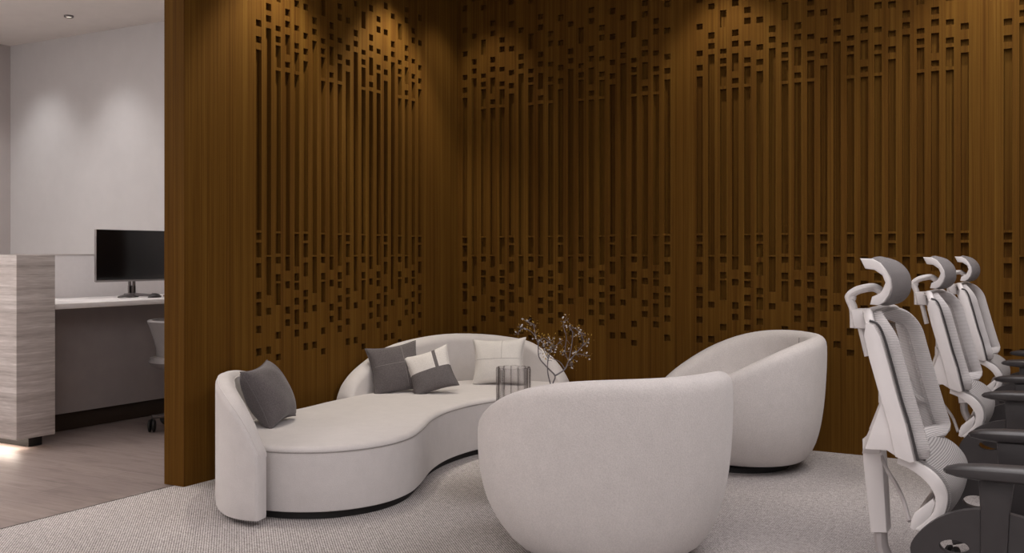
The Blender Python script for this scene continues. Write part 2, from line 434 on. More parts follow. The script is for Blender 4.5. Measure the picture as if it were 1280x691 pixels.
# swivel chair half hidden behind the partition
sc = thing('task_chair', 'light grey swivel chair half hidden behind the wood partition, at the reception desk', 'chair', (-1.35, -1.33, 0), 0)
bm = B()
secs = []
for z, r, th in [(.50, .215, .025), (.55, .215, .03), (.62, .23, .03), (.70, .255, .03), (.745, .272, .028), (.752, .262, .02)]:
    sec = []
    a0, a1 = R(75), R(285)
    for k in range(25): a = a0+(a1-a0)*k/24; sec.append((r*math.cos(a), r*math.sin(a), z))
    for k in range(25): a = a1-(a1-a0)*k/24; sec.append(((r-th)*math.cos(a), (r-th)*math.sin(a), z))
    secs.append(sec)
add_loft(bm, secs); obj('backrest', bm, M['chairgrey'], sc)
bm = B(); add_lathe(bm, [(.02, .41), (.2, .42), (.245, .44), (.262, .468), (.255, .495), (.2, .512), (.02, .515)], 36); obj('seat', bm, M['chairgrey'], sc)
bm = B(); add_lathe(bm, [(.028, .1), (.028, .3), (.018, .302), (.018, .41), (.06, .412)], 20); obj('gas_lift', bm, M['metal'], sc)
def castor(parent, x, y, a, r=.03):
    bm = B()
    for s in (-1, 1):
        t2 = B(); add_lathe(t2, [(.004, -.009), (r*.8, -.009), (r, -.005), (r, .005), (r*.8, .009), (.004, .009)], 20)
        bmesh.ops.rotate(t2, cent=(0, 0, 0), matrix=Matrix.Rotation(PI/2, 3, 'X'), verts=t2.verts)
        bmesh.ops.translate(t2, vec=(0, s*.014, r), verts=t2.verts); merge(bm, t2)
    add_tube(bm, [(0, -.02, r), (0, .02, r)], .006, 8); add_tube(bm, [(0.0, 0, r*1.0), (.012, 0, r*2.1)], .008, 8)
    bmesh.ops.rotate(bm, cent=(0, 0, 0), matrix=Matrix.Rotation(a, 3, 'Z'), verts=bm.verts)
    bmesh.ops.translate(bm, vec=(x, y, 0), verts=bm.verts)
    return obj('castor', bm, M['black'], parent)
def star_base(parent, rad, hub_z, m, ph=0, cr=.03):
    bm = B()
    add_lathe(bm, [(.02, hub_z-.035), (.045, hub_z-.03), (.045, hub_z+.02), (.03, hub_z+.04)], 20)
    for k in range(5):
        a = ph+2*PI*k/5; c, s = math.cos(a), math.sin(a)
        add_tube(bm, catmull([(.03*c, .03*s, hub_z), (.5*rad*c, .5*rad*s, hub_z-.005), (rad*c, rad*s, 2*cr+.017)], 5), [.024]*4+[.021]*4+[.018]*3, 10, flat=(.75, 1.1))
    parent = obj('star_base', bm, m, parent)
    for k in range(5):
        a = ph+2*PI*k/5; castor(parent, rad*math.cos(a), rad*math.sin(a), a+1.1, cr)
star_base(sc, .25, .11, M['metal'], R(174), .042)

# ------------------------------------------------------------------ curved sofa
sofa = thing('curved_sofa', 'cream kidney shaped sofa with two low curved backrests in the wood panelled corner', 'sofa')
front = [(.80, -2.865), (.93, -2.835), (1.07, -2.745), (1.165, -2.605), (1.205, -2.44), (1.185, -2.25), (1.105, -2.04), (.985, -1.78), (.91, -1.53), (.887, -1.30), (.90, -1.12), (.95, -.92), (1.06, -.70), (1.14, -.52), (1.14, -.34), (1.06, -.20), (.93, -.155)]
back = [(.7, -.16), (.48, -.215), (.33, -.33), (.225, -.52), (.16, -.8), (.13, -1.1), (.122, -1.42), (.135, -1.66), (.165, -1.9), (.165, -2.15), (.22, -2.34), (.31, -2.50), (.43, -2.66), (.57, -2.79), (.69, -2.86)]
outline = [Vector((p.x, p.y, 0)) for p in catmull([(x, y, 0) for x, y in front+back], 6, True)]
def offset_loop(L, d):
    n = len(L); out = []
    for i in range(n):
        t = (L[(i+1) % n]-L[i-1]).normalized(); out.append(L[i]+Vector((-t.y, t.x, 0))*d)
    return out
def ring_at(d, z): return [Vector((p.x, p.y, z)) for p in offset_loop(outline, d)]
area = sum(a.x*b.y-b.x*a.y for a, b in zip(outline, outline[1:]+outline[:1]))
sg = 1 if area > 0 else -1       # +d = inwards
bm = B()
prof = [(.03*sg, .036), (.012*sg, .036), (.003*sg, .040), (0, .052), (0, .296), (.002*sg, .306), (.001*sg, .309), (.004*sg, .318), (.012*sg, .327), (.024*sg, .331), (.06*sg, .334)]
rings = add_loft(bm, [ring_at(d, z) for d, z in prof], caps=False, closed_sec=True)
bm.faces.new([v for v in rings[-1]]); bm.faces.new([v for v in rings[0]][::-1])
sseat = obj('seat', bm, M['sofa'], sofa, auto=50)
bm = B(); add_tube(bm, ring_at(.0005*sg, .3065), .0032, 6, closed=True, up=(0, 0, 1)); obj('welt', bm, M['thread'], sseat)
bm = B()
ri = add_loft(bm, [ring_at(.035*sg, .0), ring_at(.035*sg, .037)], caps=False)
bm.faces.new(ri[1]); bm.faces.new(ri[0][::-1]); obj('plinth', bm, M['black'], sofa)

def backrest(pts, hs, th, parent, z0=.03, n=7, flare=0.0):
    """pts: plan centre line, hs: height of the top at each point"""
    C3 = catmull([(x, y, h) for (x, y), h in zip(pts, hs)], n)
    flatp = [Vector((p.x, p.y, 0)) for p in C3]; F = frames(flatp, up=(0, 0, 1))
    secs = []; top = []
    L = len(C3)
    for i, (p, (t, u, v)) in enumerate(zip(C3, F)):
        h = p.z; rr = th/2
        e = 1.0; back_off = 0
        if i == 0 or i == L-1: e = .80
        sec = []
        w = th/2*e; hh = h-(0 if e == 1 else .012)
        rt = min(w*.95, (hh-z0)*.45)
        def pt(a, z): return Vector((p.x, p.y, 0))+v*a+Vector((0, 0, z))+(t*(0 if e == 1 else 0))
        sec.append(pt(-w*.9, z0)); sec.append(pt(-w, z0+.012))
        for k in range(5): sec.append(pt(-w, z0+.012+(hh-rt-z0-.012)*(k+1)/5))
        for k in range(1, 12):
            a = PI-PI*k/12; sec.append(pt(w*math.cos(a), hh-rt+rt*math.sin(a)))
        for k in range(5): sec.append(pt(w, hh-rt-(hh-rt-z0-.012)*k/5))
        sec.append(pt(w, z0+.012)); sec.append(pt(w*.9, z0))
        secs.append(sec); top.append(sec)
    bm = B(); 
    # soften both ends with two extra shrunken sections
    add_loft(bm, secs)
    o = obj('backrest', bm, M['sofa'], parent, auto=60)
    return o, secs
big = [(.10, -1.43), (.085, -1.36), (.075, -1.2), (.073, -.95), (.098, -.7), (.165, -.45), (.29, -.26), (.47, -.145), (.66, -.098), (.82, -.096), (.915, -.105), (.95, -.11)]
bh = [.335, .43, .515, .595, .63, .648, .645, .627, .592, .50, .40, .335]
o, s1 = backrest(big, bh, .115, sofa)
arm = [(.885, -2.960), (.82, -2.973), (.75, -2.968), (.67, -2.935), (.58, -2.875), (.47, -2.775), (.35, -2.655), (.24, -2.51), (.155, -2.35), (.105, -2.18), (.092, -2.02), (.10, -1.90)]
ah = [.335, .46, .535, .58, .602, .612, .612, .605, .585, .545, .47, .335]
o, s2 = backrest(arm, ah, .088, sofa)
bm = B(); add_tube(bm, [s[21 if False else 17]+Vector((0, 0, .001)) for s in s2], .003, 6); obj('piping', bm, M['sofa'], o)
bm = B(); add_tube(bm, [s[9]+Vector((0, 0, .001)) for s in s2], .003, 6); obj('piping', bm, M['sofa'], o)

# ------------------------------------------------------------------ cushions
def cushion(name, label, m, w, h, t, loc, yaw, lean, roll, seams=(), thread='thread', piping=None):
    """local x = width, z = height, -y = face towards the viewer; loc = middle of the bottom edge"""
    root = thing(name, label, 'cushion', group='cushions on the curved sofa')
    root.matrix_world = Matrix.Translation(loc) @ Matrix.Rotation(yaw, 4, 'Z') @ Matrix.Rotation(-lean, 4, 'X') @ Matrix.Rotation(-roll, 4, 'Y') @ Matrix.Translation((0, 0, h*.5))
    n = 26
    def surf(u, v, s):
        a = 1-.13*(1-v*v)*abs(u)**2; b_ = 1-.13*(1-u*u)*abs(v)**2
        x = u*w/2*a; z = v*h/2*b_
        k = max(0, (1-u**2)*(1-v**2))**.42
        y = s*t/2*k*(1+.04*math.sin(7*u+3*v)+.03*math.sin(5*v*v-6*u))
        return Vector((x, y, z))
    bm = B(); g = {}
    for s in (-1, 1):
        for i in range(n+1):
            for j in range(n+1):
                u, v = -1+2*i/n, -1+2*j/n
                u, v = math.sin(u*PI/2)*.4+u*.6, math.sin(v*PI/2)*.4+v*.6
                edge = i in (0, n) or j in (0, n)
                if edge and s == 1: g[(1, i, j)] = g[(-1, i, j)]
                else: g[(s, i, j)] = bm.verts.new(surf(u, v, s))
        for i in range(n):
            for j in range(n):
                bm.faces.new((g[(s, i, j)], g[(s, i+1, j)], g[(s, i+1, j+1)], g[(s, i, j+1)]))
    c = obj('cover', bm, m, root, auto=None)
    for (u0, v0, u1, v1) in seams:
        bm = B(); pts = []
        for k in range(17):
            q = k/16; pts.append(surf(u0+(u1-u0)*q, v0+(v1-v0)*q, -1))
        add_tube(bm, pts, .0011, 6); obj('seam', bm, M[thread], c)
    bm = B(); pts = []
    for k in range(24): pts.append(surf(-1+2*k/24, -1, -1))
    for k in range(24): pts.append(surf(1, -1+2*k/24, -1))
    for k in range(24): pts.append(surf(1-2*k/24, 1, -1))
    for k in range(24): pts.append(surf(-1, 1-2*k/24, -1))
    add_tube(bm, pts, .0035, 6, closed=True); obj('piping', bm, piping or m, c)
    return root
# yaw 0 faces -Y
cushion('cushion', 'plain charcoal cushion leaning on the small left backrest of the cream sofa', M['lin_dark'], .33, .33, .20, (.47, -2.37, .336), R(108), R(27), R(5), ())
cushion('cushion', 'charcoal square cushion with stitched seams, left on the long sofa backrest', M['lin_dark'], .33, .32, .12, (.306, -1.135, .33), R(46), R(20), R(8), ((-.98, .15, .98, .15), (.35, -.98, .35, .98)), 'thread_l')
cushion('cushion', 'cream cushion with a grey lower half and grey band, beside the charcoal one', M['two'], .29, .28, .11, (.535, -1.065, .345), R(26), R(22), R(19), ())
cushion('cushion', 'cream cushion with crossed seams on the long backrest, behind the fluted glass vase', M['lin_white'], .365, .315, .13, (.65, -.50, .335), R(20), R(17), R(3), ((-.98, .05, .98, .05), (.15, .05, .15, .98)), 'thread_l')

# ------------------------------------------------------------------ tub armchairs
def tub_chair(label, loc, rz, group=None):
    """faces local +x"""
    root = thing('tub_armchair', label, 'armchair', loc, rz, 'pair of cream tub armchairs')
    RA, T = .51, .11
    NA = 96
    def hrim(a):       # a = 0 at the back, pi at the front
        c = (1+math.cos(a))/2
        return .446+.305*(1-(1-c)**2)**1.32
    BK = [(.0, .72), (.05, .77), (.09, .835), (.15, .885), (.24, .93), (.36, .965), (.48, .985), (.60, .998), (.72, 1.0), (.82, .99)]
    FR = [(.0, .54), (.05, .60), (.09, .70), (.15, .82), (.24, .93), (.33, .98), (.42, 1.0), (.50, .998), (.60, .985), (.82, .95)]
    def tab(ks, z):
        for (z0, r0), (z1, r1) in zip(ks, ks[1:]):
            if z <= z1: q = (z-z0)/(z1-z0); return r0+(r1-r0)*q
        return ks[-1][1]
    def rad(z, a):
        q = (1+math.cos(a))/2
        return tab(FR, z)*(1-q)+tab(BK, z)*q
    secs = []
    for k in range(NA):
        a = 2*PI*k/NA
        ca, sa = -math.cos(a), math.sin(a)      # a=0 -> -x (back)
        h = hrim(a); tk = T*(1.0 if h > .5 else 1.0); rr = tk/2
        pr = []
        zt = h-rr
        pr.append((rad(.05, a)*RA-.05, .045)); pr.append((rad(.05, a)*RA-.012, .047))
        for q in range(14):
            z = .055+(zt-.055)*q/13; pr.append((rad(z, a)*RA, z))
        ro = rad(zt, a)*RA
        for q in range(1, 10):
            b_ = PI*q/10; pr.append((ro-rr+rr*math.cos(b_), zt+rr*math.sin(b_)*1.0))
        for q in range(6):
            z = zt+(.30-zt)*q/5; pr.append((ro-tk-.02*(zt-z)/.4, z))
        secs.append([Vector((r*ca*.93, r*sa*1.045, z)) for r, z in pr])
    bm = B(); add_loft(bm, secs, closed_path=True, closed_sec=False); 
    # smooth radius kinks
    o = obj('shell', bm, M['boucle'], root, auto=None)
    sm = o.modifiers.new('smooth', 'SMOOTH'); sm.factor = .5; sm.iterations = 6
    bm = B()
    ri = RA-T-.018
    add_lathe(bm, [(.02, .30), (ri-.03, .30), (ri-.005, .33), (ri-.004, .375), (ri-.03, .405), (ri-.12, .416), (.02, .42)], 64); bmesh.ops.scale(bm, vec=(.93, 1.045, 1), verts=bm.verts); obj('seat_cushion', bm, M['boucle'], root)
    bm = B(); add_tube(bm, [Vector((-(RA*.93*.99-T-.012-.02*(.72-z)/.4), 0, z)) for z in (.42, .5, .6, .72)], .0025, 6); obj('back_seam', bm, M['thread_l'], o)
    bm = B(); add_lathe(bm, [(.01, 0), (.275, 0), (.275, .03), (.26, .046), (.01, .046)], 64); obj('swivel_base', bm, M['black'], root)
    return root
tub_chair('cream tub armchair in the foreground with its back turned to the viewer', (2.363, -2.557, 0), R(149))
tub_chair('cream tub armchair standing against the carved wood wall behind the foreground one', (2.31, -.59, 0), R(213))

# ------------------------------------------------------------------ coffee table, vases, branches
TX, TY = 1.68, -1.85
ct = thing('coffee_table', 'low round dark coffee table hidden behind the foreground tub armchair', 'table', (TX, TY, 0))
bm = B(); add_lathe(bm, [(.01, .325), (.285, .325), (.29, .33), (.29, .345), (.285, .35), (.01, .35)], 56); obj('tabletop', bm, M['table'], ct)
bm = B(); add_lathe(bm, [(.035, .02), (.03, .05), (.03, .3), (.06, .325)], 28); obj('pedestal', bm, M['table'], ct)
bm = B(); add_lathe(bm, [(.01, 0), (.2, 0), (.2, .012), (.04, .022)], 48); obj('foot', bm, M['table'], ct)
# fluted glass vase
VX, VY = 1.591, -1.955
bm = B()
def flute(r, k, n=96, amp=.16, lob=11):
    a = 2*PI*k/n; return r*(1+(amp*(abs(math.sin(lob/2*a))-.6) if r > .0755 else 0))
secs = []
for r, z in [(.03, .004), (.076, .004), (.08, .012), (.081, .15), (.082, .285), (.080, .297), (.0745, .297), (.0725, .285), (.0715, .15), (.070, .03), (.03, .028)]:
    secs.append([Vector((flute(r, k)*math.cos(2*PI*k/96), flute(r, k)*math.sin(2*PI*k/96), z)) for k in range(96)])
add_loft(bm, secs)
vz = obj('glass_vase', bm, M['glass'], auto=60); vz.location = (VX, VY, .3475)
tag(vz, 'clear fluted glass vase in front of the white cushion, left of the branches', 'vase')
# bottle with branches
BX, BY = 1.72, -1.785
bv = B(); add_lathe(bv, [(.01, 0), (.045, 0), (.055, .02), (.056, .07), (.04, .11), (.018, .135), (.016, .16), (.019, .165), (.013, .164), (.012, .13), (.01, .1)], 36)
bo = obj('bottle_vase', bv, M['ceramic']); bo.location = (BX, BY, .35)
tag(bo, 'small dark bottle vase holding the branches, hidden behind the foreground armchair', 'vase')
BASE = Vector((BX, BY, .50))
br = thing('dry_branches', 'thin bare branches with pale buds and small ochre leaves beside the glass vase', 'branches', BASE)
ex = Vector((.8678, .4969, 0)); ez = Vector((-.4969, .8678, 0))   # the spray spreads along this plane
SC = 5.12/1268
def bp(u, v, d=0): return ex*((u-689.5)*SC)+ez*d+Vector((0, 0, .555-.50-(v-480)*SC))
stems = [
 [(689.5, 492.5, 0), (690, 480, 0), (692.4, 471, 0), (682.8, 460, -.02), (672.5, 447, -.04), (671, 430, -.05), (667.7, 421, -.06), (665.3, 407, -.07), (659, 403, -.08), (655, 401, -.08)],
 [(667.7, 421, -.06), (662, 414, -.09), (655.7, 410.7, -.11), (650, 411, -.12), (646, 415.5, -.13)],
 [(692.4, 471, 0), (705, 463.3, .02), (709.9, 453.7, .04), (717.8, 445.7, .05), (727.4, 436, .07), (733, 432, .09), (737, 428, .1)],
 [(705, 463, .02), (698.7, 455, .06), (686, 449, .08), (679.6, 436, .1), (674.8, 428, .12)],
 [(689, 493, 0), (686.8, 481, .01), (683.6, 466.4, .03), (684.4, 450.5, .04), (689, 436, .02), (694, 433, 0), (699.5, 428, -.02)],
 [(709.9, 453.7, .04), (705, 441, .0), (706, 422, -.03), (702, 406, -.05), (707.5, 399.5, -.06)],
 [(709.9, 453.7, .04), (714, 436, .08), (716, 420, .1), (712, 412, .12), (722, 416, .1), (728, 424, .1)],
 [(717.8, 445.7, .05), (724, 444, .0), (731, 446, -.03)], [(705, 441, 0), (703, 443, .02), (702, 442, .05)],
 [(671, 430, -.05), (677, 424, -.02), (681, 426, .02), (687, 432, .04), (692, 437, .05)],
 [(717.8, 445.7, .05), (712, 457, .09), (715, 462, .1)], [(727.4, 436, .07), (728, 428, .02), (725, 419, 0), (721, 414, 0)],
 [(684.4, 450.5, .04), (679, 440, .02), (677, 432, .0)],
 [(679.6, 436, .1), (684, 431, .08), (690, 428, .08)],
]
bmB, bmL, bmU = B(), B(), B()
rnd = random.Random(3)
def speck(bm, c, r, kind):
    t = B()
    if kind == 'bud':
        bmesh.ops.create_icosphere(t, subdivisions=1, radius=1)
        q = Matrix.Rotation(rnd.uniform(0, 6), 4, 'Y') @ Matrix.Rotation(rnd.uniform(0, 6), 4, 'X') @ Matrix.Diagonal((r*.62, r*.62, r*1.15, 1))
    else:
        pts = [(0, 0, 0), (.35, .12, .55), (0, -.06, 1), (-.35, .12, .55), (0, .02, .55)]
        vs = [t.verts.new(p) for p in pts]
        for a, b in ((0, 1), (1, 2), (2, 3), (3, 0)): t.faces.new((vs[a], vs[b], vs[4]))
        q = Matrix.Rotation(rnd.uniform(0, 6.3), 4, 'Z') @ Matrix.Rotation(rnd.uniform(-1.4, 1.4), 4, 'X') @ Matrix.Diagonal((r*1.3, r*1.3, r*2, 1))
    bmesh.ops.transform(t, matrix=Matrix.Translation(c) @ q, verts=t.verts); merge(bm, t)
for si, st in enumerate(stems):
    P3 = [bp(*p) for p in st]
    if P3[0].z < .04: P3[0] = Vector((0.002*(si-2), 0, .006))
    P3 = catmull(P3, 5)
    n = len(P3); r0 = .0042 if si in (0, 2, 4) else .0026
    add_tube(bmB, P3, [r0*(1-.6*i/n) for i in range(n)], 6)
    for i, p in enumerate(P3):
        q = i/n
        if si in (0, 2, 3, 4) and q < .42: continue
        for _ in range(2 if q > .55 else 1):
            d = Vector((rnd.gauss(0, 1), rnd.gauss(0, 1), rnd.gauss(0, 1))).normalized()*rnd.uniform(.008, .03)
            if rnd.random() < .5:
                add_tube(bmB, [p, p+d*.5+Vector((0, 0, .004)), p+d], .0011, 4)
            if rnd.random() < .22: (speck(bmU, p+d, rnd.uniform(.004, .0075), 'bud'), obj('bud', bmU, M['bud'], br), globals().update(bmU=B()))
            for _ in range(2):
                d2 = d+Vector((rnd.uniform(-1, 1), rnd.uniform(-1, 1), rnd.uniform(-1, 1)))*.012
                if rnd.random() < .5: speck(bmL, p+d2, rnd.uniform(.004, .007), 'leaf')
obj('twigs', bmB, M['bark'], br); obj('leaves', bmL, M['leaf'], br, smooth=False); bmU.free()

# ------------------------------------------------------------------ ergonomic office chairs (face +x)
def office_chair(label, loc, group):
    root = thing('office_chair', label, 'office chair', loc, 0, group)
    pl, ml = M['plastic'], M['mesh']
    # ---- headrest: C plates at both ends, mesh pad wrapped round the convex side
    Cc = [(-.406, 1.19), (-.376, 1.189), (-.356, 1.178), (-.343, 1.161), (-.331, 1.138), (-.328, 1.116), (-.334, 1.095), (-.346, 1.076), (-.360, 1.068), (-.381, 1.070),
          (-.376, 1.09), (-.356, 1.1), (-.350, 1.109), (-.343, 1.127), (-.350, 1.146), (-.370, 1.16), (-.393, 1.163)]
    bm = B(); add_prism(bm, Cc, 'y', -.14, -.122, .004); add_prism(bm, Cc, 'y', .122, .14, .004)
    # bar behind joining the plates
    add_tube(bm, [(-.362, -.125, 1.085), (-.362, .125, 1.085)], .011, 10)
    hf = obj('headrest_frame', bm, pl, root)
    arc = catmull([(-.385, 0, 1.186), (-.355, 0, 1.175), (-.334, 0, 1.15), (-.327, 0, 1.12), (-.331, 0, 1.095), (-.345, 0, 1.077), (-.365, 0, 1.071)], 5)
    secs = []
    for k in range(15):
        y = -.124+.248*k/14; bul = .026*(1-(2*k/14-1)**2)**.7
        out = []; inn = []
        cx, cz = -.395, 1.128
        for p in arc:
            dx, dz = p.x-cx, p.z-cz; l = math.hypot(dx, dz)
            out.append(Vector((p.x+dx/l*bul*.9, y, p.z+dz/l*bul*.35))); inn.append(Vector((p.x-dx/l*.012, y, p.z-dz/l*.012)))
        secs.append(out+inn[::-1])
    bm = B(); add_loft(bm, secs); obj('headrest_pad', bm, M['meshd'], hf)
    bm = B()
    add_tube(bm, catmull([(-.445, -.012, 1.0), (-.447, -.012, 1.05), (-.458, -.012, 1.082), (-.444, -.012, 1.098), (-.421, -.01, 1.107), (-.395, 0, 1.110), (-.375, 0, 1.098), (-.362, 0, 1.087)], 5), .0115, 12, flat=(1, 1.5))
    bmesh.ops.create_uvsphere(bm, u_segments=14, v_segments=10, radius=.0155, matrix=Matrix.Translation((-.455, -.012, 1.083)))
    obj('headrest_arm', bm, pl, root)
    bm = B(); add_prism(bm, [(-.448, 1.05), (-.408, 1.052), (-.404, 1.0), (-.438, 1.0)], 'y', -.05, .05, .006)
    add_tube(bm, [(-.428, -.02, 1.01), (-.408, -.02, .925)], .009, 10, flat=(1, 1.3))
    obj('headrest_slide', bm, pl, root)
    # ---- back frame: two side plates, top and bottom bars
    side = [(-.372, 1.030), (-.352, 1.024), (-.337, .996), (-.316, .922), (-.296, .844), (-.277, .78), (-.257, .692), (-.268, .688), (-.302, .70), (-.318, .775), (-.337, .842), (-.35, .888), (-.364, .939), (-.377, .995)]
    bm = B()
    for s in (-1, 1): add_prism(bm, side, 'y', s*.235-.009, s*.235+.009, .004)
    tb = catmull([(-.358, -.23, 1.008), (-.368, -.218, 1.034), (-.382, -.16, 1.05), (-.405, -.05, 1.046), (-.408, 0, 1.044), (-.405, .05, 1.046), (-.382, .16, 1.05), (-.368, .218, 1.034), (-.358, .23, 1.008)], 5)
    add_tube(bm, tb, .012, 10, flat=(1.0, .8))
    add_tube(bm, catmull([(-.27, -.235, .70), (-.29, -.1, .695), (-.297, 0, .694), (-.29, .1, .695), (-.27, .235, .70)], 5), .010, 10, flat=(1.4, .8))
    fr = obj('back_frame', bm, pl, root)
    # dark edge bead
    bead = [(-.364, 1.034), (-.345, 1.026), (-.330, .996), (-.309, .922), (-.289, .844), (-.270, .78), (-.2505, .694)]
    for s in (-1, 1):
        bm = B(); add_tube(bm, catmull([(x, s*.236, z) for x, z in bead], 5), .0032, 6); obj('edge_bead', bm, M['armgrey'], fr)
    # ---- mesh: ring shaped padded rim and a taut sheet, both curved backwards in the middle
    def bx(q): # x of the back's front line at z
        ks = [(.69, -.246), (.78, -.268), (.844, -.287), (.922, -.307), (.996, -.329), (1.03, -.350)]
        for (z0, x0), (z1, x1) in zip(ks, ks[1:]):
            if q <= z1: return x0+(x1-x0)*(q-z0)/(z1-z0)
        return ks[-1][1]
    bm = B(); rows = []
    for i in range(25):
        z = .70+.335*i/24
        row = []
        for j in range(25):
            y = -.228+.456*j/24
            d = -.045*(1-(y/.228)**2)
            row.append(bm.verts.new((bx(z)+d, y, z)))
        rows.append(row)
    for i in range(24):
        for j in range(24):
            # leave the open window in the upper part as the photo shows
            bm.faces.new((rows[i][j], rows[i][j+1], rows[i+1][j+1], rows[i+1][j]))
    obj('back_mesh', bm, ml, root)
    rim = []
    for z in (.71, .76, .82, .88, .94, .985): rim.append((bx(z)+.002, .205, z))
    rim += [(bx(1.02)-.004, .185, 1.018), (bx(1.03)-.02, .12, 1.034), (bx(1.03)-.028, 0, 1.034), (bx(1.03)-.02, -.12, 1.034), (bx(1.02)-.004, -.185, 1.018)]
    for z in (.985, .94, .88, .82, .76, .71): rim.append((bx(z)+.002, -.205, z))
    rim += [(bx(.705)-.03, -.12, .703), (bx(.705)-.04, 0, .703), (bx(.705)-.03, .12, .703)]
    bm = B(); add_tube(bm, catmull(rim, 4, True), .024, 10, closed=True, flat=(.55, 1.0))
    obj('back_rim', bm, M['rim'], root)
    # ---- rear spine: slim central V, yoke and post
    bm = B()
    for s in (-1, 1):
        secs = []
        for (x, y, z, wx, wy) in [(-.405, .022, 1.02, .008, .010), (-.372, .05, .93, .010, .012), (-.345, .10, .85, .012, .014), (-.318, .18, .79, .014, .016), (-.30, .218, .775, .016, .010)]:
            secs.append([Vector((x-wx, s*y-wy, z)), Vector((x+wx, s*y-wy, z)), Vector((x+wx, s*y+wy, z)), Vector((x-wx, s*y+wy, z))])
        add_loft(bm, secs)
        # yoke wing: from the side plate down to the post
        Y1, Y2 = s*.226, s*.030
        w = [[(-.337, .845), (-.285, .80), (-.262, .70), (-.302, .697), (-.330, .715)], [(-.352, .79), (-.345, .76), (-.335, .72), (-.342, .712), (-.36, .712)], [(-.414, .70), (-.372, .735), (-.366, .69), (-.375, .668), (-.418, .668)]]
        ys = [Y1, s*.16, Y2]
        secs = []
        for yy, ww, tk in zip([s*.228, s*.20, s*.12, s*.034],
             [[(-.338, .842), (-.318, .775), (-.302, .699), (-.324, .712), (-.339, .711)],
              [(-.345, .825), (-.316, .775), (-.306, .705), (-.33, .714), (-.348, .716)],
              [(-.376, .765), (-.345, .76), (-.338, .715), (-.355, .708), (-.39, .71)],
              [(-.413, .70), (-.375, .735), (-.368, .69), (-.376, .665), (-.420, .662)]], range(4)):
            secs.append([Vector((x, yy, z)) for x, z in ww])
        add_loft(bm, secs)
    # thin plate that carries the wing flush with the side plate (seen as one white slab from the side)
        slab = [(-.339, .846), (-.316, .80), (-.277, .78), (-.257, .692), (-.297, .697), (-.324, .714), (-.339, .711), (-.377, .709), (-.356, .775), (-.337, .831)]
        add_prism(bm, slab, 'y', s*.222-.008, s*.222+.008, .003)
    post = [(-.420, .70), (-.375, .735), (-.366, .64), (-.356, .455), (-.398, .45), (-.418, .64)]
    add_prism(bm, post, 'y', -.036, .036, .006)
    obj('back_support', bm, pl, root)
    bm = B()
    add_box(bm, (-.372, -.075, .80), (-.34, .075, .845), .008); add_box(bm, (-.366, -.10, .835), (-.346, -.06, .875), .006); add_box(bm, (-.366, .06, .835), (-.346, .10, .875), .006)
    add_tube(bm, [(-.395, 0, .72), (-.362, 0, .81)], .014, 10)
    obj('height_adjuster', bm, pl, root)
    bm = B(); add_tube(bm, catmull([(-.378, 0, .46), (-.372, 0, .40), (-.33, 0, .352), (-.2, 0, .338), (0, 0, .338)], 6), .02, 10, flat=(.9, 1.4)); obj('spine_bar', bm, M['plastic_d'], root)
    # ---- lumbar loop
    lo = catmull([(-.300, 0, .702), (-.262, 0, .690), (-.217, 0, .664), (-.190, 0, .628), (-.186, 0, .59), (-.201, 0, .549), (-.239, 0, .513)], 5)
    li = catmull([(-.303, 0, .678), (-.268, 0, .664), (-.236, 0, .640), (-.217, 0, .612), (-.214, 0, .588), (-.224, 0, .558), (-.262, 0, .519)], 5)
    bm = B()
    for s in (-1, 1):
        add_prism(bm, [(p.x, p.z) for p in lo]+[(p.x, p.z) for p in li[::-1]], 'y', s*.205-.008, s*.205+.008, .004)
        wing = [(-.268, .545), (-.262, .56), (-.219, .600), (-.214, .588), (-.224, .556), (-.262, .516), (-.272, .52)]
        add_prism(bm, wing, 'y', s*.205-.006, s*.205+.006, .003)
    add_tube(bm, [(-.262, -.2, .535), (-.262, .2, .535)], .010, 10)
    lf = obj('lumbar_frame', bm, pl, root)
    secs = []
    for k in range(13):
        y = -.196+.392*k/12; bul = .010*(1-(2*k/12-1)**2)
        o_ = [Vector((p.x+.006+bul, y, p.z+.004)) for p in lo]; i_ = [Vector((p.x-.004+bul, y, p.z-.004)) for p in lo[::-1]]
        secs.append(o_+i_)
    bm = B(); add_loft(bm, secs); obj('lumbar_pad', bm, M['lum'], lf)
    # lever cable between post and lumbar
    bm = B(); add_tube(bm, catmull([(-.372, -.03, .66), (-.355, -.04, .625), (-.325, -.09, .60), (-.295, -.16, .575), (-.275, -.2, .535)], 6), .0055, 8); obj('lumbar_link', bm, M['plastic_d'], root)
    # ---- seat
    bm = B()
    secs = []
    for k in range(21):
        q = k/20; x = -.105+.355*q
        z = .462+.020*max(0, 1-q*5)**1.3+.006*math.sin(q*PI)-.03*max(0, q-.82)**1.5*12
        hw = .20+.05*math.sin(min(1, q*1.7)*PI/2)-.03*max(0, q-.8)*4
        sec = []
        for j in range(17):
            y = -hw+2*hw*j/16; sec.append(Vector((x, y, z+.018*abs(y/hw)**3)))
        for j in range(17):
            y = hw-2*hw*j/16; sec.append(Vector((x, y*.96, z-.045+.018*abs(y/hw)**3)))
        secs.append(sec)
    add_loft(bm, secs); obj('seat', bm, M['seatblk'], root, auto=60)
    # seat shell sides with an oval hand hole
    for s in (-1, 1):
        bm = B(); t = B()
        outer = catmull([(-.262, 0, .475), (-.248, 0, .522), (-.185, 0, .577), (-.10, 0, .60), (.0, 0, .585), (.09, 0, .535), (.125, 0, .46), (.05, 0, .415), (-.1, 0, .40), (-.22, 0, .415)], 4, True)
        n = len(outer)
        hole = [Vector((-.165+.033*math.cos(2*PI*k/n), 0, .503+.017*math.sin(2*PI*k/n))) for k in range(n)]
        # order hole to start opposite the outline's first point
        k0 = min(range(n), key=lambda k: (hole[k]-outer[0]).length)
        hole = hole[k0:]+hole[:k0]
